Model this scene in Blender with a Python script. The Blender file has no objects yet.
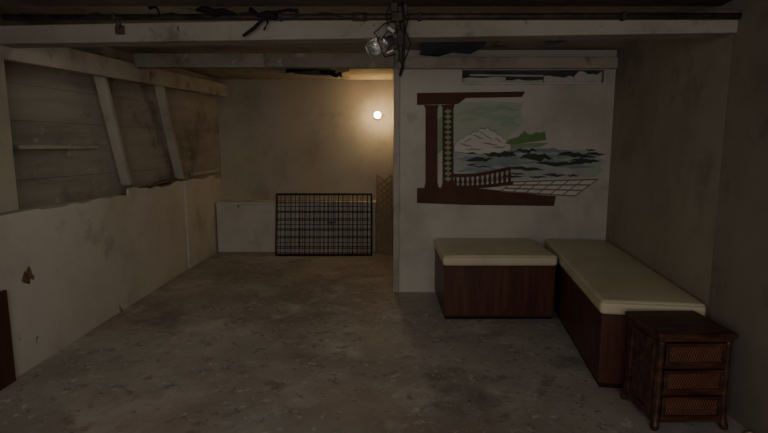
import bpy, bmesh, math, random
from mathutils import Vector, Matrix
random.seed(7)
C = bpy.context.scene.collection
R = math.radians
# ------------------------------------------------------------------ camera
H = 1.40; F = 512.0; TH = R(8.0)
cd = bpy.data.cameras.new('camera'); cam = bpy.data.objects.new('camera', cd); C.objects.link(cam)
cd.lens = 24; cd.sensor_width = 36; cam.location = (0, 0, H); cam.rotation_euler = (R(90) - TH, 0, 0)
bpy.context.scene.camera = cam
def ray(u, v):
    xc = (u - 384) / F; yc = -(v - 216.5) / F
    return Vector((xc, math.cos(TH) + yc * math.sin(TH), -math.sin(TH) + yc * math.cos(TH)))
def atY(u, v, Y):
    d = ray(u, v); t = Y / d.y; return Vector((d.x * t, Y, H + d.z * t))
def atX(u, v, X):
    d = ray(u, v); t = X / d.x; return Vector((X, d.y * t, H + d.z * t))
# ------------------------------------------------------------------ materials
def mat(name, cols, scale=4.0, rough=.8, bump=.15, stain=None, stain_scale=1.3, stain_pos=(.55, .68), stretch=(1, 1, 1),
        metallic=0.0, spec=.3, detail=8.0, bump_dist=.02, speck=None, extra=None):
    m = bpy.data.materials.new(name); m.use_nodes = True
    nt = m.node_tree; N = nt.nodes; L = nt.links
    b = N['Principled BSDF']; b.inputs['Roughness'].default_value = rough; b.inputs['Metallic'].default_value = metallic
    b.inputs['Specular IOR Level'].default_value = spec
    tc = N.new('ShaderNodeTexCoord'); mp = N.new('ShaderNodeMapping'); mp.inputs['Scale'].default_value = stretch
    L.new(tc.outputs['Object'], mp.inputs['Vector'])
    n = N.new('ShaderNodeTexNoise'); n.inputs['Scale'].default_value = scale; n.inputs['Detail'].default_value = detail
    n.inputs['Roughness'].default_value = .62
    L.new(mp.outputs[0], n.inputs['Vector'])
    r = N.new('ShaderNodeValToRGB'); L.new(n.outputs['Fac'], r.inputs['Fac'])
    els = r.color_ramp.elements
    k = len(cols); lo, hi = .32, .68
    els[0].position = lo; els[0].color = (*cols[0], 1); els[1].position = hi; els[1].color = (*cols[-1], 1)
    for i in range(1, k - 1):
        e = els.new(lo + (hi - lo) * i / (k - 1)); e.color = (*cols[i], 1)
    out = r.outputs['Color']
    def layer(out, col, sc, p0, p1, det=10, off=3.1, amt=1.0):
        mp2 = N.new('ShaderNodeMapping'); mp2.inputs['Location'].default_value = (off, off * .7, off * 1.9)
        L.new(tc.outputs['Object'], mp2.inputs['Vector'])
        n2 = N.new('ShaderNodeTexNoise'); n2.inputs['Scale'].default_value = sc; n2.inputs['Detail'].default_value = det
        n2.inputs['Roughness'].default_value = .68
        L.new(mp2.outputs[0], n2.inputs['Vector'])
        r2 = N.new('ShaderNodeValToRGB'); r2.color_ramp.elements[0].position = p0; r2.color_ramp.elements[1].position = p1
        r2.color_ramp.elements[1].color = (amt, amt, amt, 1)
        L.new(n2.outputs['Fac'], r2.inputs['Fac'])
        mx = N.new('ShaderNodeMix'); mx.data_type = 'RGBA'
        L.new(r2.outputs['Color'], mx.inputs[0]); L.new(out, mx.inputs[6]); mx.inputs[7].default_value = (*col, 1)
        return mx.outputs[2]
    if stain: out = layer(out, stain, stain_scale, *stain_pos)
    if speck: out = layer(out, speck[0], speck[1], speck[2], speck[3], 8, 11.7)
    for i, e in enumerate(extra or []):
        out = layer(out, e[0], e[1], e[2], e[3], e[4], 17.3 + 5.1 * i, e[5] if len(e) > 5 else 1.0)
    L.new(out, b.inputs['Base Color'])
    if bump:
        bp = N.new('ShaderNodeBump'); bp.inputs['Strength'].default_value = bump; bp.inputs['Distance'].default_value = bump_dist
        L.new(n.outputs['Fac'], bp.inputs['Height']); L.new(bp.outputs[0], b.inputs['Normal'])
    return m
M = {}
M['floor'] = mat('worn_concrete', [(.285, .26, .225), (.37, .342, .302), (.44, .41, .366)], 1.8, .55, .25, (.265, .23, .192), .8, (.46, .64), spec=.45, detail=15,
                 speck=((.49, .46, .41), 1.7, .53, .66), extra=[((.20, .166, .135), 6.5, .585, .615, 15, .7), ((.13, .105, .085), 17, .61, .63, 9, .75), ((.56, .53, .475), 17, .605, .62, 9, .8), ((.36, .21, .165), 1.0, .53, .68, 14, .5), ((.155, .125, .10), 1.3, .575, .66, 15, .6)])
M['white_wall'] = mat('dirty_white_paint', [(.41, .387, .338), (.53, .505, .452), (.57, .545, .49)], 1.6, .75, .12, (.36, .335, .285), 2.5, (.60, .75))
M['half_wall'] = mat('stained_white_panel', [(.50, .468, .405), (.61, .58, .515), (.65, .62, .555)], 1.3, .7, .15, (.43, .385, .318), 1.8, (.57, .70), speck=((.28, .22, .16), 9, .65, .68))
M['back_wall'] = mat('aged_beige_plaster', [(.36, .318, .255), (.45, .402, .33), (.49, .442, .365)], 1.4, .8, .15, (.31, .267, .213), 2.0, (.58, .75))
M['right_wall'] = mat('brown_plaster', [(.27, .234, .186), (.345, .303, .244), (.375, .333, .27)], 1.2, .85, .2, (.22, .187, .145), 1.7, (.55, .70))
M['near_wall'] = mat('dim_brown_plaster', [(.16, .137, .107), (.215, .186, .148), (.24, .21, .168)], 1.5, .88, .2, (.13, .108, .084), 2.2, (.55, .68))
M['board_wall'] = mat('whitewashed_boards', [(.24, .217, .183), (.34, .312, .268), (.40, .372, .325)], 2.0, .9, .35, (.18, .155, .125), 1.5, (.53, .66), stretch=(1, .35, 3), speck=((.44, .41, .36), 5, .60, .66))
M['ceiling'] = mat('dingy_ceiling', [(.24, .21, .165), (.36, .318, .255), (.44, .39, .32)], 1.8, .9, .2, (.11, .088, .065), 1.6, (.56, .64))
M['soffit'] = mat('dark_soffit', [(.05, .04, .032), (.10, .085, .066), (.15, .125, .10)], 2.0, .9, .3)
M['beam'] = mat('chipped_white_beam', [(.22, .20, .168), (.30, .275, .237), (.34, .315, .275)], 2.5, .75, .25, (.18, .155, .122), 3.0, (.56, .66), stretch=(.5, 1, 1), speck=((.10, .08, .063), 9, .63, .66))
M['dim_beam'] = mat('stained_dull_beam', [(.17, .153, .126), (.26, .237, .20), (.31, .285, .245)], 3, .8, .3, (.15, .127, .10), 3.5, (.55, .63), speck=((.36, .335, .295), 6, .59, .63))
M['timber'] = mat('painted_stud', [(.30, .27, .228), (.42, .385, .33), (.46, .43, .37)], 4, .75, .2, (.18, .14, .11), 4, (.60, .70))
M['old_wood'] = mat('raw_old_wood', [(.12, .085, .06), (.22, .165, .12), (.32, .255, .19)], 6, .9, .4, stretch=(3, .5, 3))
M['pipe'] = mat('rusty_pipe', [(.030, .023, .019), (.06, .046, .038), (.10, .074, .056)], 9, .6, .3, metallic=.4)
M['black'] = mat('black_rag', [(.008, .008, .008), (.02, .019, .018)], 8, .9, .3)
M['blue_black'] = mat('blue_black_panel', [(.03, .045, .065), (.085, .12, .165)], 4, .8, .3)
M['steel'] = mat('dull_steel', [(.22, .21, .195), (.38, .365, .34)], 12, .35, .1, metallic=.8)
M['bench'] = mat('red_brown_veneer', [(.050, .016, .010), (.085, .028, .017), (.115, .040, .024)], 3, .42, .08, stretch=(6, 6, .6), spec=.45)
M['bench_dark'] = mat('dark_plinth', [(.012, .006, .005), (.03, .012, .009)], 5, .6, .1)
M['cushion'] = mat('cream_vinyl', [(.55, .48, .325), (.63, .555, .385), (.66, .59, .41)], 2.5, .45, .05, spec=.4)
M['piping'] = mat('cream_piping', [(.45, .39, .27), (.53, .46, .33)], 8, .5, .05)
M['dark_wood'] = mat('worn_red_brown_wood', [(.026, .010, .007), (.062, .024, .014), (.115, .048, .029)], 6, .4, .15, stretch=(1, 4, 4), spec=.5)
M['crate'] = mat('black_wire', [(.010, .010, .010), (.022, .022, .021)], 12, .45, 0, metallic=.3)
M['lattice'] = mat('lattice_wood', [(.27, .18, .095), (.38, .265, .15)], 8, .7, .1)
M['porcelain'] = mat('porcelain', [(.6, .57, .5), (.7, .67, .6)], 5, .3, 0)
M['cable'] = mat('dark_cable', [(.015, .013, .012), (.03, .027, .024)], 9, .6, 0)
M['paper'] = mat('glow_tinted_plaster', [(.46, .37, .22), (.64, .53, .35)], 6, .9, .3)  # torn plaster, its yellow holds the painted warm glow of the bulb
M['slot_pale'] = mat('pale_broken_board', [(.46, .465, .43), (.60, .595, .55)], 5, .8, .1)
M['slot_shade'] = mat('shaded_slot_back', [(.05, .052, .052), (.12, .125, .12)], 5, .8, .1)  # shade of the recess is put into this backing colour
M['plank_red'] = mat('red_brown_plank', [(.06, .022, .013), (.11, .045, .027)], 4, .7, .2, stretch=(4, 4, .5))
M['rust'] = mat('rust_stain', [(.14, .075, .04), (.26, .165, .10)], 14, .9, .3)
def rattan():
    m = mat('woven_rattan', [(.115, .044, .027), (.21, .092, .056)], 12, .55, 0)
    nt = m.node_tree; N = nt.nodes; L = nt.links; b = N['Principled BSDF']
    tc = N.new('ShaderNodeTexCoord'); ch = N.new('ShaderNodeTexChecker'); ch.inputs['Scale'].default_value = 150
    mp = N.new('ShaderNodeMapping'); mp.inputs['Scale'].default_value = (1, 0, .4); mp.inputs['Location'].default_value = (.003, .003, .003)
    L.new(tc.outputs['Object'], mp.inputs['Vector']); L.new(mp.outputs[0], ch.inputs['Vector'])
    src = b.inputs['Base Color'].links[0].from_socket
    mx = N.new('ShaderNodeMix'); mx.data_type = 'RGBA'
    L.new(ch.outputs['Fac'], mx.inputs[0]); L.new(src, mx.inputs[6]); mx.inputs[7].default_value = (.062, .022, .014, 1)
    L.new(mx.outputs[2], b.inputs['Base Color'])
    bp = N.new('ShaderNodeBump'); bp.inputs['Strength'].default_value = .6; bp.inputs['Distance'].default_value = .003
    L.new(ch.outputs['Fac'], bp.inputs['Height']); L.new(bp.outputs[0], b.inputs['Normal'])
    return m
M['rattan'] = rattan()
def glass():
    m = bpy.data.materials.new('clear_glass'); m.use_nodes = True
    b = m.node_tree.nodes['Principled BSDF']; b.inputs['Roughness'].default_value = .06; b.inputs['IOR'].default_value = 1.35
    b.inputs['Transmission Weight'].default_value = .95; b.inputs['Base Color'].default_value = (.92, .93, .92, 1)
    return m
M['glass'] = glass()
def emit(name, col, s):
    m = bpy.data.materials.new(name); m.use_nodes = True
    b = m.node_tree.nodes['Principled BSDF']; b.inputs['Emission Color'].default_value = (*col, 1); b.inputs['Emission Strength'].default_value = s
    return m
M['bulb'] = emit('lit_bulb', (1, .73, .40), 96)
# ------------------------------------------------------------------ mesh helpers
class MB:
    def __init__(s): s.bm = bmesh.new()
    def box(s, c, size, rot=None, bev=0.0, seg=2):
        b2 = bmesh.new(); bmesh.ops.create_cube(b2, size=1)
        for v in b2.verts: v.co = Vector((v.co.x * size[0], v.co.y * size[1], v.co.z * size[2]))
        if bev: bmesh.ops.bevel(b2, geom=b2.edges[:], offset=bev, segments=seg, affect='EDGES', profile=.5)
        mtx = Matrix.Translation(Vector(c)) @ (rot.to_4x4() if rot else Matrix.Identity(4))
        b2.transform(mtx); s.join(b2); return s
    def join(s, b2):
        me = bpy.data.meshes.new('t'); b2.to_mesh(me); b2.free(); s.bm.from_mesh(me); bpy.data.meshes.remove(me)
    def prism(s, pts, z0, z1):
        lo = [s.bm.verts.new((p[0], p[1], z0)) for p in pts]; hi = [s.bm.verts.new((p[0], p[1], z1)) for p in pts]
        return s._cap(lo, hi)
    def _cap(s, lo, hi):
        n = len(lo); s.bm.faces.new(lo[::-1]); s.bm.faces.new(hi)
        for i in range(n): s.bm.faces.new((lo[i], lo[(i + 1) % n], hi[(i + 1) % n], hi[i]))
        return s
    def sheet(s, pts, off):      # polygon given by 3-D points, thickened by the vector off
        off = Vector(off); return s._cap([s.bm.verts.new(p) for p in pts], [s.bm.verts.new(Vector(p) + off) for p in pts])
    def bar(s, a, b, w, h, up=(0, 0, 1), bev=0.0):
        a = Vector(a); b = Vector(b); d = (b - a); ln = d.length; d.normalize()
        x = d.cross(Vector(up))
        if x.length < 1e-4: x = Vector((1, 0, 0))
        x.normalize(); z = x.cross(d)
        rot = Matrix((x, d, z)).transposed()
        return s.box((a + b) / 2, (w, ln, h), rot, bev)
    def tube(s, pts, r, n=8, rs=None):
        pts = [Vector(p) for p in pts]; rings = []
        ref = Vector((.31, .17, .93))
        for i, p in enumerate(pts):
            d = (pts[min(i + 1, len(pts) - 1)] - pts[max(i - 1, 0)]).normalized()
            x = d.cross(ref)
            if x.length < 1e-3: x = d.cross(Vector((1, 0, 0)))
            x.normalize(); y = d.cross(x)
            rr = rs[i] if rs else r
            rings.append([s.bm.verts.new(p + x * math.cos(2 * math.pi * k / n) * rr + y * math.sin(2 * math.pi * k / n) * rr) for k in range(n)])
        for a, b in zip(rings, rings[1:]):
            for k in range(n): s.bm.faces.new((a[k], a[(k + 1) % n], b[(k + 1) % n], b[k]))
        s.bm.faces.new(rings[0][::-1]); s.bm.faces.new(rings[-1]); return s
    def lathe(s, prof, org, axis=(0, 0, 1), n=20):
        axis = Vector(axis).normalized(); x = axis.cross(Vector((0, 1, .01)))
        if x.length < .1: x = axis.cross(Vector((1, 0, 0)))
        x.normalize(); y = axis.cross(x); o = Vector(org); rings = []
        for r, h in prof:
            rings.append([s.bm.verts.new(o + axis * h + (x * math.cos(2 * math.pi * k / n) + y * math.sin(2 * math.pi * k / n)) * max(r, .0004)) for k in range(n)])
        for a, b in zip(rings, rings[1:]):
            for k in range(n): s.bm.faces.new((a[k], a[(k + 1) % n], b[(k + 1) % n], b[k]))
        s.bm.faces.new(rings[0][::-1]); s.bm.faces.new(rings[-1]); return s
    def flat(s, pts):
        vs = [s.bm.verts.new(p) for p in pts]; s.bm.faces.new(vs); return s
    def build(s, name, m, parent=None, smooth=False):
        bmesh.ops.recalc_face_normals(s.bm, faces=s.bm.faces[:])
        me = bpy.data.meshes.new(name); s.bm.to_mesh(me); s.bm.free()
        o = bpy.data.objects.new(name, me); C.objects.link(o); me.materials.append(m)
        if smooth:
            for p in me.polygons: p.use_smooth = True
        if parent: o.parent = parent
        return o
def tag(o, label, cat, group=None, kind=None):
    o['label'] = label; o['category'] = cat
    if group: o['group'] = group
    if kind: o['kind'] = kind
    return o
def thing(name, label, cat, loc=(0, 0, 0), rot=(0, 0, 0), group=None):
    o = bpy.data.objects.new(name, None); C.objects.link(o); o.location = loc; o.rotation_euler = rot
    o.empty_display_size = .1
    return tag(o, label, cat, group)
def struct(o, label=None, cat=None):
    o['kind'] = 'structure'
    if label: o['label'] = label; o['category'] = cat
    return o
CZ = 2.24; MY = 4.76; BY = 6.85
# ------------------------------------------------------------------ the setting
struct(MB().box((0, 2.7, -.06), (5.6, 8.8, .12)).build('floor', M['floor']), 'worn grey brown concrete floor with peeling paint patches', 'floor')
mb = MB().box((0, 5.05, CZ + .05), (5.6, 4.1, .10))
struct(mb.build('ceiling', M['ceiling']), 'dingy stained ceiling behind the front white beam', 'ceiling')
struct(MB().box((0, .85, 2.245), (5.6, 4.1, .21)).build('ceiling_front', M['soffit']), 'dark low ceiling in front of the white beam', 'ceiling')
mb = MB().prism([(-2.9, -1.2), (-2.242, -1.2), (-2.242, 5.60), (-2.9, 5.60)], 0, .955)
mb.prism([(-2.9, 5.59), (-2.33, 5.59), (-2.25, BY), (-2.9, BY)], 0, .955)
w = struct(mb.build('wall_left', M['half_wall']), 'stained white low half wall along the left side', 'wall')
def ragged_top(y0, y1, z, n, amp):
    return [(y1 + (y0 - y1) * i / n, z + random.uniform(-amp, amp) * (1 if random.random() < .6 else .3)) for i in range(n + 1)]
prof = [(-1.2, .0), (5.655, .0)] + ragged_top(4.45, 5.655, 1.0, 11, .026) + [(4.44, .962)] + ragged_top(3.3, 4.38, .978, 9, .018) + [(3.28, .99), (-1.2, .99)]
MB().sheet([(-2.226, y, z) for y, z in prof], (-.016, 0, 0)).build('near_panel', M['half_wall'], w)
prof = [(5.695, .0), (BY - .002, .0)] + ragged_top(5.695, BY - .002, .995, 10, .016)
MB().sheet([(-2.207 + (y - 5.7) * .014, y, z) for y, z in prof], (-.05, 0, 0)).build('far_panel', M['half_wall'], w)
struct(MB().prism([(-2.9, -1.2), (-2.30, -1.2), (-2.315, 3.22), (-2.9, 3.22)], .992, CZ).build('wall_left_near', M['back_wall']), 'pale plaster wall at far left above the half wall', 'wall')
mb = MB(); z = .956
for hgt in [.20, .24, .17, .25, .19, .255]:
    j = random.uniform(-.010, .010)
    mb.prism([(-2.9, 3.221), (-2.56 + j, 3.221), (-2.18 + j, BY), (-2.9, BY)], z, min(z + hgt - .003, CZ)); z += hgt
mb.prism([(-2.9, 3.221), (-2.575, 3.221), (-2.195, BY), (-2.9, BY)], .96, CZ - .01)
struct(mb.build('wall_left_upper', M['board_wall']), 'dusty bare horizontal board wall above the left half wall', 'wall')
struct(MB().box((-1.2, BY + .06, 1.12), (3.4, .12, 2.24)).build('wall_back', M['back_wall']), 'beige plaster back wall of the alcove behind the lit bulb', 'wall')
struct(MB().box((-1.145, BY - .125, .318), (2.07, .248, .636), bev=.005).build('wall_back_lower', M['half_wall']), 'low white ledge along the foot of the back wall', 'wall')
struct(MB().box((-1.145, BY - .137, .649), (2.08, .272, .026), bev=.004).build('trim_6', M['half_wall']), 'pale projecting cap board on the low back ledge', 'trim')
struct(MB().prism([(.115, MY + .13), (.24, MY + .13), (.24, BY), (.115, BY)], 0, CZ).build('wall_alcove', M['back_wall']), 'side wall of the alcove behind the mural partition', 'wall')
sl0 = atY(462, 70, MY); sl1 = atY(603, 83, MY)
x0, x1, zt, zb = sl0.x, sl1.x, sl0.z, sl1.z
mb = MB().prism([(.09, MY), (2.6, MY), (2.6, MY + .12), (.09, MY + .12)], 0, zb)
mb.prism([(.09, MY), (x0, MY), (x0, MY + .12), (.09, MY + .12)], zb, zt)
mb.prism([(x1, MY), (2.6, MY), (2.6, MY + .12), (x1, MY + .12)], zb, zt)
mb.prism([(.09, MY), (2.6, MY), (2.6, MY + .12), (.09, MY + .12)], zt, CZ)
bmesh.ops.remove_doubles(mb.bm, verts=mb.bm.verts[:], dist=.0005)
struct(mb.build('wall_center', M['white_wall']), 'dirty white partition wall that carries the painted mural', 'wall')
struct(MB().box((.115, MY - .008, 1.12), (.055, .014, 2.22), bev=.003).build('trim_1', M['timber']), 'narrow white board up the free edge of the mural wall', 'trim')
D = Vector((.1428, .9897, 0)); NRM = Vector((-.9897, .1428, 0))
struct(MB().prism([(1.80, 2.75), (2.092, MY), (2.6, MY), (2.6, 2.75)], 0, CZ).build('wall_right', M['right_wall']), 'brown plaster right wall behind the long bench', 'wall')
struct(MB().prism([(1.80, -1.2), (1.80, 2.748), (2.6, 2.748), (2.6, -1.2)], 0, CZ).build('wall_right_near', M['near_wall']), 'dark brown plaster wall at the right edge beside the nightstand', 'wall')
# slot window
w = struct(MB().box(((x0 + x1) / 2, MY + .11, (zt + zb) / 2), (x1 - x0, .012, zt - zb)).build('window_1', M['slot_shade']), 'narrow broken slot window above the mural', 'window')
fr = MB(); t = .016
fr.box(((x0 + x1) / 2, MY - .012, zb - t / 2), (x1 - x0 + .03, .04, t))
fr.box((x0 - t / 2, MY - .006, (zt + zb) / 2), (t, .03, zt - zb)).box((x1 + t / 2, MY - .006, (zt + zb) / 2), (t, .03, zt - zb))
fr.build('window_frame', M['half_wall'], w)
hs = zt - zb
def shard(xa, xb, hmin, hmax, yy, n=6):
    top = [(xb + (xa - xb) * i / n, random.uniform(hmin, hmax)) for i in range(n + 1)]
    MB().sheet([(x0 + a, MY + yy, zb + b) for a, b in [(xa, .001), (xb, .001)] + top], (0, .012, 0)).build('broken_board', M['slot_pale'], w)
shard(.01, .40, hs * .36, hs * .50, .012); shard(.405, .74, hs * .20, hs * .36, .02); shard(.745, 1.02, hs * .40, hs * .6, .008); shard(1.025, x1 - x0 - .01, hs * .55, hs * .95, .015)
MB().bar((x0 + .08, MY + .05, zb + hs * .66), (x0 + .75, MY + .05, zb + hs * .60), .012, .016, bev=.002).build('broken_board', M['slot_pale'], w)
# beams
bl = Vector((-2.32, 3.22, 2.043)); br = Vector((1.82, 2.785, 2.018))
struct(MB().bar(bl, br, .14, .105, bev=.006).build('trim_2', M['beam']), 'long chipped white beam across the front of the ceiling', 'beam')
struct(MB().bar((-2.20, 4.70, 2.135), (.088, 4.70, 2.135), .10, .12, bev=.005).build('trim_3', M['dim_beam']), 'second dull stained beam across the mouth of the alcove', 'beam')
struct(MB().bar((-2.35, 3.0, 1.985), (-2.08, BY, 2.095), .07, .155, bev=.004).build('trim_4', M['timber']), 'white ledger beam running back along the top left wall', 'beam')
hz0 = atY(500, 68, MY - .08).z; hz1 = atY(500, 57, MY - .08).z
struct(MB().box((1.1, MY - .04, (hz0 + hz1) / 2), (1.95, .075, hz1 - hz0), bev=.003).build('trim_5', M['timber']), 'stained header board along the top of the mural wall', 'beam')
# ------------------------------------------------------------------ left wall timber
def stud(p, q, lab):
    return tag(MB().bar(p, q, .05, .085, up=(1, 0, 0), bev=.004).build('wall_stud', M['timber']), lab, 'stud')
stud(atX(97, 64, -2.34), atX(127, 184, -2.34), 'leaning white wooden stud on the left wall, nearer to the camera')
stud(atX(158, 80, -2.24), atX(180, 178, -2.24), 'leaning white wooden stud on the left wall, nearer to the alcove')
p = atX(14, 147, -2.48); q = atX(95, 147, -2.44)
tag(MB().bar(p, q, .07, .028, bev=.003).build('wall_batten', M['timber']), 'thin pale horizontal batten nailed to the upper left board wall', 'batten')
tag(MB().bar((-2.235, 5.95, 1.055), (-2.165, 6.75, 1.075), .03, .045, bev=.003).build('wall_rail', M['timber']), 'short pale wooden rail low on the board wall beside the alcove', 'rail')
tag(MB().bar((-2.315, 4.55, .978), (-2.285, 5.56, .978), .08, .03, bev=.003).build('ledge_plank', M['old_wood']), 'raw brown plank lying along the ledge of the left half wall', 'plank')
o = MB().bar((-2.30, 5.0, 1.005), (-2.265, 5.55, 1.035), .06, .018, bev=.003).build('wood_scrap', M['old_wood'])
tag(o, 'short splintered wood scrap on the ledge plank near the alcove', 'wood scrap')
tag(MB().box((-2.212, 2.83, .28), (.022, .14, .56), bev=.003).build('wood_plank', M['plank_red']), 'dark red brown plank standing against the half wall at the left edge', 'plank')
hp = atX(28, 275, -2.226)
pts = []
for k in range(18):
    an = 2 * math.pi * k / 18; rr = random.uniform(.03, .075)
    pts.append((-2.2245, hp.y + math.cos(an) * rr * .9, hp.z + math.sin(an) * rr))
tag(MB().flat(pts).build('wall_stain', M['rust']), 'rusty torn patch low on the left half wall', 'stain')
# ------------------------------------------------------------------ pipe and hanging bits
def beam_pt(u, v, off):
    d = ray(u, v); dirb = (br - bl); n2 = Vector((dirb.y, -dirb.x, 0)).normalized()
    o = bl + n2 * (.07 + off)
    tt = (o - Vector((0, 0, H))).dot(n2) / d.dot(n2); return Vector((0, 0, H)) + d * tt
pp = thing('ceiling_pipe', 'long rusty dark pipe running along the top of the front beam', 'pipe')
pa = beam_pt(4, 17.5, .02); pb = beam_pt(740, 16, .02)
MB().tube([pa, pa.lerp(pb, .33), pa.lerp(pb, .66), pb], .017, 12).build('pipe', M['pipe'], pp, True)
for f in (.17, .41, .60, .86):
    MB().box(pa.lerp(pb, f), (.022, .042, .042), bev=.006).build('pipe_clamp', M['pipe'], pp)
q = pa.lerp(pb, .52); MB().tube([q - Vector((.04, 0, 0)), q + Vector((.04, 0, 0))], .022, 12).build('coupling', M['pipe'], pp, True)
pts = []
for i in range(41):
    f = .02 + .5 * i / 40; p_ = pa.lerp(pb, f); pts.append(p_ + Vector((0, -.020 - .004 * math.sin(i * .9), .014 * math.sin(i * .75) + .006 * math.sin(i * 2.1))))
MB().tube(pts, .0045, 6).build('cable', M['cable'], pp, True)
def rag(us, name, lab, w=.03):
    mb = MB(); pts = [beam_pt(u, v, .05) for u, v in us]; n = len(pts)
    mb.tube(pts, w, 7, rs=[w * random.uniform(.45, 1.1) if 0 < i < n - 1 else w * .3 for i in range(n)])
    return tag(mb.build(name, M['black'], None, True), lab, 'rag')
rag([(196, 10), (205, 9), (214, 13), (224, 11), (236, 14)], 'black_rag', 'black rag snagged flat on the ceiling pipe, left of the twisted strap', .022)
rag([(146, 3), (150, 8), (156, 7), (160, 14)], 'black_rag', 'small black rag tuft above the ceiling pipe, near the iron bracket', .014)
r = thing('twisted_strap', 'black twisted strap hanging from the pipe over the front beam', 'strap', beam_pt(268, 14, .06))
ro = Vector(r.location)
def strap(us, w, nm):
    pts = [beam_pt(u, v, .06) - ro for u, v in us]
    MB().tube(pts, w, 7, rs=[w * random.uniform(.6, 1.1) for _ in pts]).build(nm, M['black'], r, True)
strap([(298, 11), (288, 10), (276, 12), (266, 13), (262, 20), (254, 28), (243, 36)], .013, 'strap')
strap([(262, 14), (268, 22), (264, 30)], .010, 'loose_end')
strap([(250, 9), (258, 15), (268, 14), (276, 18)], .019, 'knot')
q = beam_pt(120, 30, .004)
tag(MB().box(q, (.055, .016, .05), bev=.006).box(q + Vector((0, -.012, .035)), (.02, .03, .05), bev=.004).build('pipe_bracket', M['pipe']), 'small dark iron bracket on the left part of the front beam', 'bracket')
# hanging lamp
hl = thing('hanging_lamp', 'unlit glass lamp on a dark metal drop hanging from the pipe', 'lamp', (0, 0, 0))
YL = 2.84
def L_(u, v, y=YL): return atY(u, v, y)
MB().tube([L_(395, 0), L_(396, 14), L_(399, 30), L_(401, 44), L_(401, 62)], .015, 10).build('drop_rod', M['pipe'], hl, True)
MB().tube([L_(402, 0, 2.82), L_(404, 20, 2.82), L_(404, 44, 2.82), L_(403, 70, 2.82)], .007, 8).build('cable', M['cable'], hl, True)
MB().box(L_(397, 17), (.065, .05, .05), bev=.008).box(L_(394, 6), (.04, .03, .07), bev=.006).box(L_(405, 10), (.02, .03, .06), bev=.004).build('clamp', M['pipe'], hl)
MB().box(L_(401, 38), (.040, .045, .085), bev=.006).build('junction_box', M['pipe'], hl)
MB().box(L_(391, 30), (.05, .03, .022), Matrix.Rotation(.6, 3, 'Y'), bev=.004).build('lamp_bracket', M['steel'], hl)
MB().box(L_(390, 52), (.045, .03, .016), Matrix.Rotation(-.4, 3, 'Y'), bev=.004).build('lamp_bracket', M['steel'], hl)
MB().tube([L_(401, 60), L_(403, 66), L_(400, 76)], .009, 6).build('cable_end', M['cable'], hl, True)
ax = (L_(364, 50, YL - .02) - L_(392, 40)).normalized(); og = L_(394, 40); S = 1.1
def sc(pr): return [(a * S, b * S) for a, b in pr]
MB().lathe(sc([(.012, 0), (.026, .002), (.028, .035), (.033, .04), (.033, .05)]), og, ax, 18).build('lamp_socket', M['steel'], hl, True)
MB().lathe(sc([(.026, .048), (.036, .065), (.042, .09), (.042, .115), (.034, .135), (.016, .148), (.001, .152)]), og, ax, 20).lathe(sc([(.001, .148), (.014, .145), (.031, .132), (.0385, .113), (.0385, .091), (.033, .067), (.023, .051)]), og, ax, 20).build('glass_jar', M['glass'], hl, True)
g = MB(); xx = ax.cross(Vector((0, 0, 1))).normalized(); yy = ax.cross(xx)
for k in range(4):
    an = k * math.pi / 2 + .4; rr = (xx * math.cos(an) + yy * math.sin(an)) * S; aS = ax * S
    g.tube([og + rr * .034 + aS * .045, og + rr * .047 + aS * .085, og + rr * .047 + aS * .12, og + rr * .02 + aS * .158, og + aS * .160], .0022, 5)
g.build('wire_guard', M['steel'], hl)
for path in ([(392, 2), (386, 14), (389, 30), (377, 44), (385, 57), (396, 54)], [(397, 20), (384, 24), (374, 33), (380, 40)], [(400, 2), (409, 16), (405, 30), (411, 44), (404, 62)]):
    MB().tube([L_(u, v) for u, v in path], .0038, 6).build('cable', M['cable'], hl, True)
# ceiling damage
def ragged(pts2, z, name, m, lab, cat, th=.006):
    return tag(MB().prism(pts2, z - th, z).build(name, m), lab, cat)
def ceil_pt(u, v, z=CZ):
    d = ray(u, v); t_ = (z - H) / d.z; return (d.x * t_, d.y * t_)
sag = thing('sagging_panel', 'blue black torn panel sagging from the ceiling above the mural', 'ceiling panel')
zs = 2.185
pts = [ceil_pt(u, v, zs) for u, v in [(420, 55), (424, 42), (455, 40), (488, 41), (483, 48), (470, 53), (452, 54), (438, 56)]]
MB().sheet([(x_, y_, zs + .012 * math.sin(i * 2.3)) for i, (x_, y_) in enumerate(pts)], (0, 0, .008)).build('panel', M['blue_black'], sag)
for (u, v) in ((430, 44), (478, 44)):
    x_, y_ = ceil_pt(u, v, zs); MB().tube([(x_, y_, zs + .004), (x_ + .01, y_, CZ)], .004, 6).build('hanger_wire', M['cable'], sag)
cx, cy = -.82, 6.15
pts = [(cx + math.cos(a_) * .36 * random.uniform(.7, 1.1), cy + math.sin(a_) * .28 * random.uniform(.7, 1.1)) for a_ in [2 * math.pi * k / 13 for k in range(13)]]
ragged(pts, CZ - .001, 'ceiling_hole', M['black'], 'dark ragged hole in the alcove ceiling with torn plaster around it', 'ceiling hole')
pts = [(-.46, 5.75), (-.30, 5.62), (-.12, 5.70), (.05, 5.6), (.10, 5.8), (.10, 6.82), (-.55, 6.82), (-.42, 6.55), (-.56, 6.30), (-.40, 6.0)]
ragged(pts, CZ - .001, 'ceiling_patch', M['paper'], 'bare plaster patch on the alcove ceiling with painted warm glow above the bulb', 'ceiling patch')  # the patch colour carries warm bulb light on the plaster
fl = thing('torn_plaster', 'torn plaster flaps hanging from the alcove ceiling around the dark hole', 'plaster')
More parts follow.
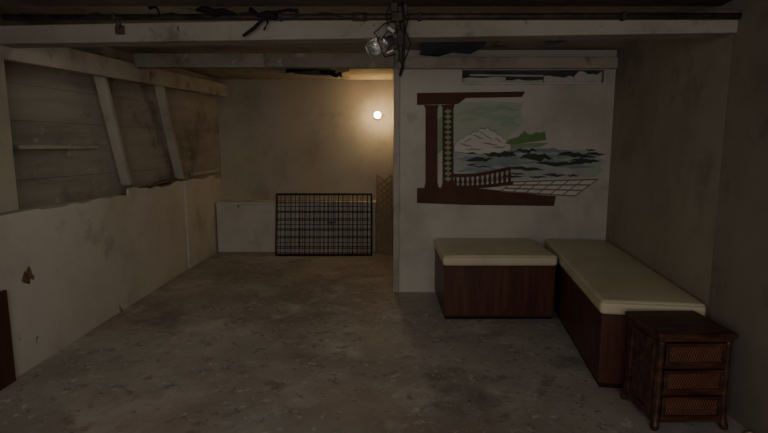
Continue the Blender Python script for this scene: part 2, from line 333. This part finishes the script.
for (x_, y_, rz, s_, h_, mm) in [(-1.15, 6.0, .3, .26, .07, 'paper'), (-.90, 5.75, -.2, .34, .08, 'black'), (-.62, 6.1, .4, .26, .09, 'black'), (-.46, 5.9, -.2, .16, .06, 'paper')]:
    n = 7; top = [(-s_ / 2 + s_ * i / n, 0) for i in range(n + 1)]; bot = [(-s_ / 2 + s_ * i / n, -h_ * random.uniform(.45, 1.0)) for i in range(n + 1)]
    rot = Matrix.Rotation(rz, 3, 'Z') @ Matrix.Rotation(-.6, 3, 'X')
    P_ = [rot @ Vector((a, 0, b)) + Vector((x_, y_, CZ - .002)) for a, b in top + bot[::-1]]
    MB().sheet(P_, (0, .006, 0)).build('flap', M[mm], fl)
# ------------------------------------------------------------------ lit bulb
bp = atY(377.5, 115, BY - .20)
wl = thing('wall_light', 'lit bare bulb glowing on the back wall of the alcove', 'light', (bp.x, BY, bp.z))
MB().lathe([(.055, 0), (.055, .018), (.020, .030), (.014, .06), (.014, .09), (.026, .095), (.026, .145), (.022, .152)], (0, 0, 0), (0, -1, 0), 24).build('lamp_holder', M['porcelain'], wl, True)
MB().lathe([(.014, .146), (.020, .156), (.036, .178), (.042, .20), (.036, .222), (.018, .237), (.001, .242)], (0, 0, 0), (0, -1, 0), 24).build('bulb', M['bulb'], wl, True)
# ------------------------------------------------------------------ dog crate
cr = thing('wire_crate', 'folded black wire dog crate leaning against the back ledge', 'crate', (atY(324, 250, 6.4).x, 6.36, .006), (R(-11), 0, 0))
W, HH = 1.22, .785
def panel(y, nx, nz, r, w_=W, h_=HH, ox=0, oz=0, edge=2.2):
    mb = MB()
    for i in range(nx + 1):
        x_ = -w_ / 2 + w_ * i / nx; mb.tube([(x_ + ox, y, oz), (x_ + ox, y, oz + h_)], r * (edge if i in (0, nx) else 1), 5)
    for j in range(nz + 1):
        z_ = h_ * j / nz; mb.tube([(-w_ / 2 + ox, y + .004, oz + z_), (w_ / 2 + ox, y + .004, oz + z_)], r * (edge if j in (0, nz) else 1.2), 5)
    return mb
panel(0, 20, 7, .0040, edge=1.8).build('front_panel', M['crate'], cr)
panel(.030, 26, 10, .0028, W * .985, HH * .97, .0, .014).build('rear_panel', M['crate'], cr)
dm = MB()
dx0, dx1, dz0, dz1 = -W / 2 + W * 5 / 20, -W / 2 + W * 12 / 20, HH / 7, HH * 6 / 7
dm.tube([(dx0, -.010, dz0), (dx0, -.010, dz1), (dx1, -.010, dz1), (dx1, -.010, dz0), (dx0, -.010, dz0)], .006, 6)
d = dm.build('crate_door', M['crate'], cr)
MB().tube([(dx1 - .08, -.02, .42), (dx1 + .03, -.02, .42)], .006, 6).tube([(dx1 - .03, -.02, .42), (dx1 - .03, -.02, .38)], .006, 6).build('latch', M['crate'], d)
# ------------------------------------------------------------------ folding lattice gate
lg = thing('lattice_gate', 'folded tan wooden lattice safety gate standing in the alcove corner', 'gate', (.004, 6.50, .0), (R(-6), 0, 0))
ww = .175; hh = 1.01
for lay, yy_ in ((0, 0), (1, .010)):
    for k in range(12):
        z0 = .0 + k * (hh - .15) / 11
        a = (-ww / 2, yy_, z0); b = (ww / 2, yy_, z0 + .15)
        if lay: a, b = (ww / 2, yy_, z0), (-ww / 2, yy_, z0 + .15)
        MB().bar(a, b, .017, .006, up=(0, 1, 0)).build('lattice_slat', M['lattice'], lg)
for sx in (-1, 1):
    MB().box((sx * (ww / 2 + .007), .005, .51), (.014, .024, 1.02), bev=.002).build('side_rail', M['lattice'], lg)
# ------------------------------------------------------------------ mural
mu = thing('mural', 'painted mural of a brown pillared terrace overlooking water and hills', 'mural', (0, 0, 0))
def flatmat(name, c, c2=None):
    c2 = c2 or tuple(x * .78 for x in c); return mat(name, [c2, c], 7, .85, 0)
PM = {'brown': flatmat('paint_brown', (.115, .054, .040)), 'brown2': flatmat('paint_light_brown', (.24, .155, .118)), 'sky': flatmat('paint_sky', (.35, .425, .335), (.32, .395, .305)), 'sky2': flatmat('paint_pale_sky', (.42, .465, .39), (.39, .435, .355)),
      'water': flatmat('paint_water', (.43, .475, .43)), 'white': flatmat('paint_white', (.63, .615, .565), (.57, .555, .505)), 'green': flatmat('paint_green', (.17, .28, .11)),
      'dark': flatmat('paint_dark', (.06, .07, .065)), 'pale': flatmat('paint_pale_green', (.29, .36, .24)),
      'grey': flatmat('paint_grey', (.30, .305, .285)), 'teal': flatmat('paint_teal', (.28, .335, .32))}
def paint(polys, lay, c, nm):
    mb = MB()
    for i, p in enumerate(polys): mb.flat([atY(u, v, MY - .0012 - .0007 * lay - .00001 * i) for u, v in p])
    return mb.build(nm, PM[c], mu)
def rect(a, b, c, d): return [(a, b), (c, b), (c, d), (a, d)]
def lens(u, v, w_, h_, sl=0):
    top = []; bot = []; n = 8
    for i in range(n + 1):
        f = i / n; s_ = math.sin(math.pi * f) ** .8; wob = random.uniform(-.35, .35) * h_ + sl * (f - .5) * w_
        top.append((u - w_ / 2 + w_ * f, v - s_ * h_ * .5 + wob)); bot.append((u - w_ / 2 + w_ * f, v + s_ * h_ * .5 + wob + .12))
    return top + bot[::-1]
paint([[(437, 105), (466, 102), (510, 102), (523, 103), (521, 112), (524, 119), (517, 130), (508, 137), (492, 133), (478, 130), (466, 136), (455, 142), (437, 150)]], 0, 'sky2', 'pale_sky')
paint([lens(494, 108, 54, 6), lens(501, 117, 40, 6), lens(474, 113, 38, 4.5), lens(510, 124, 22, 5), lens(466, 120, 24, 4)], 1, 'sky', 'green_sky_streaks')
paint([[(453, 150), (480, 148), (520, 146), (560, 150), (590, 150), (606, 152), (598, 157), (607, 161), (600, 166), (603, 170), (596, 176), (560, 178), (515, 180), (453, 186)]], 0, 'water', 'water_wash')
rk = [(453, 152), (453.5, 145), (457, 142), (459, 138.5), (463, 138), (466, 134), (470, 134.5), (473, 131), (477, 131.5), (480, 127.5), (485, 128), (488, 126.5), (491, 130), (495, 130.5), (498, 134), (502, 135), (504, 138.5), (508, 140), (511, 144), (512, 150), (505, 153), (480, 155)]
paint([rk], 2, 'grey', 'rock_outline')
paint([[(482 + (a - 482) * .965, 144 + (b - 144) * .92) for a, b in rk]], 3, 'white', 'rocky_mound')
paint([[(505, 143.5), (508, 140), (513, 138.4), (518, 137), (521, 134), (525, 131), (528, 134.2), (532, 134.6), (536, 132), (540, 133), (545, 131), (546, 140), (530, 142.2), (514, 144.6)]], 4, 'green', 'tree_bank')
paint([[(506, 145), (535, 142.8), (549, 143), (540, 147), (515, 149)]], 1, 'pale', 'shore')
paint([[(437.5, 120), (442.5, 116), (442.5, 150), (437.5, 154)]], 1, 'pale', 'foliage')
paint([lens(random.uniform(476, 584), random.uniform(150, 174), random.uniform(30, 54), random.uniform(2.8, 5)) for k in range(18)], 2, 'teal', 'pale_blue_ripples')
rp = []
for k in range(22):
    v = random.uniform(149, 177); lo = 458 + max(0, (v - 168)) * 5; hi = 607 - max(0, v - 165) * 1.2
    wd_ = random.uniform(10, 24); rp.append(lens(random.uniform(lo + wd_ / 2, hi - wd_ / 2), v, wd_, random.uniform(1.2, 2.4), random.uniform(-.04, .04)))
rp += [lens(500, 154, 34, 4), lens(536, 157, 34, 6.4), lens(479, 159.5, 28, 4), lens(574, 155, 36, 4.6), lens(556, 164, 40, 4), lens(586, 161, 30, 3.4), lens(522, 168.5, 34, 3.2), lens(526, 150.5, 24, 3.6), lens(594, 154, 22, 2.4)]
paint(rp, 3, 'dark', 'water_ripples')
paint([lens(466, 145, 14, 1.5, .25), lens(478, 137, 11, 1.4, .4), lens(490, 144, 16, 1.6, .15), lens(474, 149.5, 18, 1.5), lens(499, 147, 14, 1.5), lens(488, 137, 11, 1.4, .6), lens(468, 140, 8, 1.3, -.5), lens(482, 133, 7, 1.2, .6), lens(498, 140, 8, 1.3, .6)], 5, 'grey', 'mound_shading')
paint([[(417, 93), (525, 91.5), (522, 97), (466, 98), (458, 104), (417, 105)]], 3, 'brown', 'lintel')
paint([[(424, 105), (439, 105), (437.5, 109), (437.5, 182), (439, 189), (424, 189), (425.5, 182), (425.5, 109)]], 4, 'brown', 'near_pillar')
paint([[(441, 105), (455, 104), (453.5, 108), (453.5, 182), (455, 188), (441, 189), (442.5, 182), (442.5, 108)]], 4, 'brown', 'far_pillar')
for k in range(14): paint([[(448, 108.7 + k * 5.2), (451.8, 111.3 + k * 5.2), (448, 113.9 + k * 5.2), (444.2, 111.3 + k * 5.2)]], 5, 'pale', 'pillar_lozenge')
paint([[(417, 188), (462, 187), (485, 189), (515, 192), (540, 195), (556, 196), (554, 206), (470, 205), (417, 203)]], 3, 'brown', 'terrace_base')
def cv(f): return 453 + 58 * f, 173.5 + 2.0 * math.sin(f * 3.1) * (1 - f) - 7.0 * f ** 1.6
def cb(f): return 453 + 60 * f, 185.5 + .5 * math.sin(f * 3.1) - 4.5 * f ** 1.8
N_ = 12
paint([[cv(i / N_) for i in range(N_ + 1)] + [(a, b + 3.4) for a, b in [cv(1 - i / N_) for i in range(N_ + 1)]]], 5, 'brown', 'balustrade_rail')
paint([[cb(i / N_) for i in range(N_ + 1)] + [(a, b + 3.4) for a, b in [cb(1 - i / N_) for i in range(N_ + 1)]]], 5, 'brown', 'balustrade_foot')
for k in range(12):
    f = (k + .5) / 12; (ua, va), (ub, vb) = cv(f), cb(f); va += 3; vm = (va + vb) / 2 + 1.2; um = (ua + ub) / 2
    paint([[(um - 1.1, va), (um + 1.1, va), (um + 1.0, va + 2), (um + 2.0, vm), (um + 1.1, vb - 1.5), (um + 1.6, vb + .3), (um - 1.6, vb + .3), (um - 1.1, vb - 1.5), (um - 2.0, vm), (um - 1.0, va + 2)]], 6, 'brown', 'baluster')
paint([[(514, 182), (560, 180.5), (598, 179), (586, 187), (575, 196), (556, 195), (520, 193), (500, 190)]], 3, 'white', 'tile_terrace')
ln = []
for k in range(7):
    f = k / 6; ln.append([(513 + 84 * f, 181.5 - 2.2 * f), (514.4 + 84 * f, 181.5 - 2.2 * f), (501.6 + 74 * f, 191 + 5 * f), (500 + 74 * f, 191 + 5 * f)])
for k in range(4):
    f = k / 3; ln.append([(513 - 12 * f, 181.2 + 9.6 * f), (598 - 23 * f, 178.8 + 16.5 * f), (598 - 23 * f, 180.1 + 16.5 * f), (513 - 12 * f, 182.5 + 9.6 * f)])
paint(ln, 4, 'brown2', 'tile_joints')
# ------------------------------------------------------------------ benches and cushions
CH = .086
def cushion_mesh(w_, l_, h_, nm, parent):
    bm = bmesh.new(); bmesh.ops.create_cube(bm, size=1)
    for v in bm.verts: v.co = Vector((v.co.x * w_, v.co.y * l_, v.co.z * h_))
    bmesh.ops.bevel(bm, geom=bm.edges[:], offset=.024, segments=5, affect='EDGES', profile=.5)
    bmesh.ops.subdivide_edges(bm, edges=[e for e in bm.edges if e.calc_length() > .15], cuts=9, use_grid_fill=True)
    for v in bm.verts:
        fx = 1 - (2 * v.co.x / w_) ** 2; fy = 1 - (2 * v.co.y / l_) ** 2
        cr_ = max(0, fx) ** .6 * max(0, fy) ** .6
        if v.co.z > 0: v.co.z += .013 * cr_ + (.003 * math.sin(v.co.y * 9 + v.co.x * 5) + random.uniform(-.001, .001)) * cr_
        v.co.z += h_ / 2
    mb = MB(); mb.join(bm); return mb.build(nm, M['cushion'], parent, True)
def piping(w_, l_, z, parent):
    r_ = .026; pts = []
    for cx_, cy_, a0 in ((1, 1, 0), (-1, 1, 90), (-1, -1, 180), (1, -1, 270)):
        for k in range(5):
            an = R(a0 + k * 22.5); pts.append((cx_ * (w_ / 2 - r_) + math.cos(an) * (r_ - .002), cy_ * (l_ / 2 - r_) + math.sin(an) * (r_ - .002), z))
    pts.append(pts[0]); MB().tube(pts, .004, 6).build('piping', M['piping'], parent, True)
BZ = .440
def bench(w_, l_, loc, rz, lab, clab):
    t_ = thing('storage_bench', lab, 'bench', loc, (0, 0, rz))
    MB().box((0, 0, .02), (w_ - .03, l_ - .03, .04)).build('plinth', M['bench_dark'], t_)
    MB().box((0, 0, .03 + (BZ - .055) / 2), (w_ - .01, l_ - .01, BZ - .055), bev=.003).build('body', M['bench'], t_)
    MB().box((0, 0, BZ - .0125), (w_, l_, .025), bev=.004).build('lid', M['bench'], t_)
    cu = thing('seat_cushion', clab, 'cushion', (loc[0], loc[1], BZ + .001), (0, 0, rz))
    cushion_mesh(w_ + .015, l_ + .01, CH, 'cover', cu)
    piping(w_ + .015, l_ + .01, CH - .014, cu)
    return t_
bench(.895, .77, (.925, 3.975 + .385, 0), 0, 'short red brown wooden bench below the mural', 'short cream vinyl cushion on the bench below the mural')
Wb, Lb = .545, 1.91
P0 = Vector((1.79, 2.725, 0)) + NRM * .014
cen = P0 + D * Lb / 2 + NRM * Wb / 2
bench(Wb, Lb, (cen.x, cen.y, 0), -math.atan2(.1428, .9897), 'long red brown wooden bench along the right wall', 'long cream vinyl cushion on the bench along the right wall')
# ------------------------------------------------------------------ nightstand
ns = thing('nightstand', 'small dark wood nightstand with three woven drawers at the bench end', 'nightstand', (1.512, 2.528, 0), (0, 0, R(1)))
w_, d_, h_ = .355, .320, .50
mb = MB()
for sx in (-1, 1): mb.box((sx * (w_ / 2 - .009), .0, .035 + .21), (.018, d_ - .03, .42), bev=.002)
mb.box((0, d_ / 2 - .012, .245), (w_ - .04, .012, .42)).box((0, 0, .045), (w_ - .036, d_ - .04, .016))
for zz in (.046, .184, .322, .458): mb.box((0, -d_ / 2 + .018, zz), (w_ - .04, .022, .018), bev=.002)
mb.build('carcass', M['dark_wood'], ns)
MB().box((0, 0, h_ - .012), (w_ + .030, d_ + .035, .024), bev=.007, seg=3).box((0, 0, h_ - .034), (w_ + .01, d_ + .01, .022), bev=.005).build('top', M['dark_wood'], ns)
for sx in (-1, 1):
    pnl = MB()
    for yy2 in (-d_ / 2 + .055, d_ / 2 - .055): pnl.box((sx * (w_ / 2 + .003), yy2, .25), (.01, .03, .40), bev=.002)
    for zz in (.065, .43): pnl.box((sx * (w_ / 2 + .003), 0, zz), (.01, d_ - .14, .03), bev=.002)
    pnl.build('side_frame', M['dark_wood'], ns)
for sx in (-1, 1):
    for sy in (-1, 1):
        x_, y_ = sx * (w_ / 2 - .014), sy * (d_ / 2 - .014)
        MB().lathe([(.014, 0), (.019, .010), (.020, .028), (.0175, .036), (.0165, .09), (.0165, .15), (.0165, .43), (.019, .445), (.0165, .455)], (x_, y_, 0), (0, 0, 1), 14).build('leg', M['dark_wood'], ns, True)
for k in range(3):
    zc = .115 + k * .1375; dw, dh = w_ - .058, .116
    fy_ = -d_ / 2 + .004
    dr = MB()
    dr.box((0, fy_, zc + dh / 2 - .009), (dw, .02, .018), bev=.003).box((0, fy_, zc - dh / 2 + .009), (dw, .02, .018), bev=.003)
    for sx in (-1, 1): dr.box((sx * (dw / 2 - .009), fy_, zc), (.018, .02, dh - .036), bev=.003)
    dr.box((0, fy_ + .12, zc), (dw - .01, .2, dh - .01))
    do = dr.build('drawer', M['dark_wood'], ns)
    MB().box((0, fy_ + .006, zc), (dw - .034, .012, dh - .034)).build('rattan_panel', M['rattan'], do)
for o in [c for c in C.objects if c.parent == ns]:        # the body flares a little towards the floor
    for v in o.data.vertices:
        f = max(0, (.16 - v.co.z) / .16); s_ = 1 + .07 * f * f; v.co.x *= s_; v.co.y *= s_
for k, (x_, y_, s_) in enumerate([(1.765, 2.30, .024), (1.772, 2.20, .017)]):
    b2 = bmesh.new(); bmesh.ops.create_icosphere(b2, subdivisions=2, radius=s_)
    for v in b2.verts: v.co *= random.uniform(.8, 1.15); v.co.z *= .6
    mn = min(v.co.z for v in b2.verts)
    for v in b2.verts: v.co += Vector((x_, y_, -mn))
    mb = MB(); mb.join(b2); tag(mb.build('plaster_lump', M['paper']), ['larger crumbled plaster lump on the floor beside the nightstand', 'smaller crumbled plaster lump on the floor by the right wall'][k], 'plaster')
# ------------------------------------------------------------------ light
def area(name, loc, tgt, sx, sy, p, col):
    ld = bpy.data.lights.new(name, 'AREA'); ld.shape = 'RECTANGLE'; ld.size = sx; ld.size_y = sy; ld.energy = p; ld.color = col
    o = bpy.data.objects.new(name, ld); C.objects.link(o); o.location = loc
    o.rotation_euler = (Vector(tgt) - Vector(loc)).to_track_quat('-Z', 'Y').to_euler(); return o
area('front_fill', (-.2, -1.0, 1.45), (0.0, 5, 1.2), 2.6, 1.5, 35, (1, .945, .86))  # soft fill added behind the camera, no doorway is modelled
area('hidden_floor_fill', (-.9, 3.34, 2.19), (-.9, 3.9, 0), 1.6, .12, 3.0, (1, .91, .79))  # unseen fill added behind the front beam to brighten the floor
wd = bpy.data.worlds.new('world'); bpy.context.scene.world = wd; wd.use_nodes = True
wd.node_tree.nodes['Background'].inputs[0].default_value = (.9, .9, 1, 1); wd.node_tree.nodes['Background'].inputs[1].default_value = .02
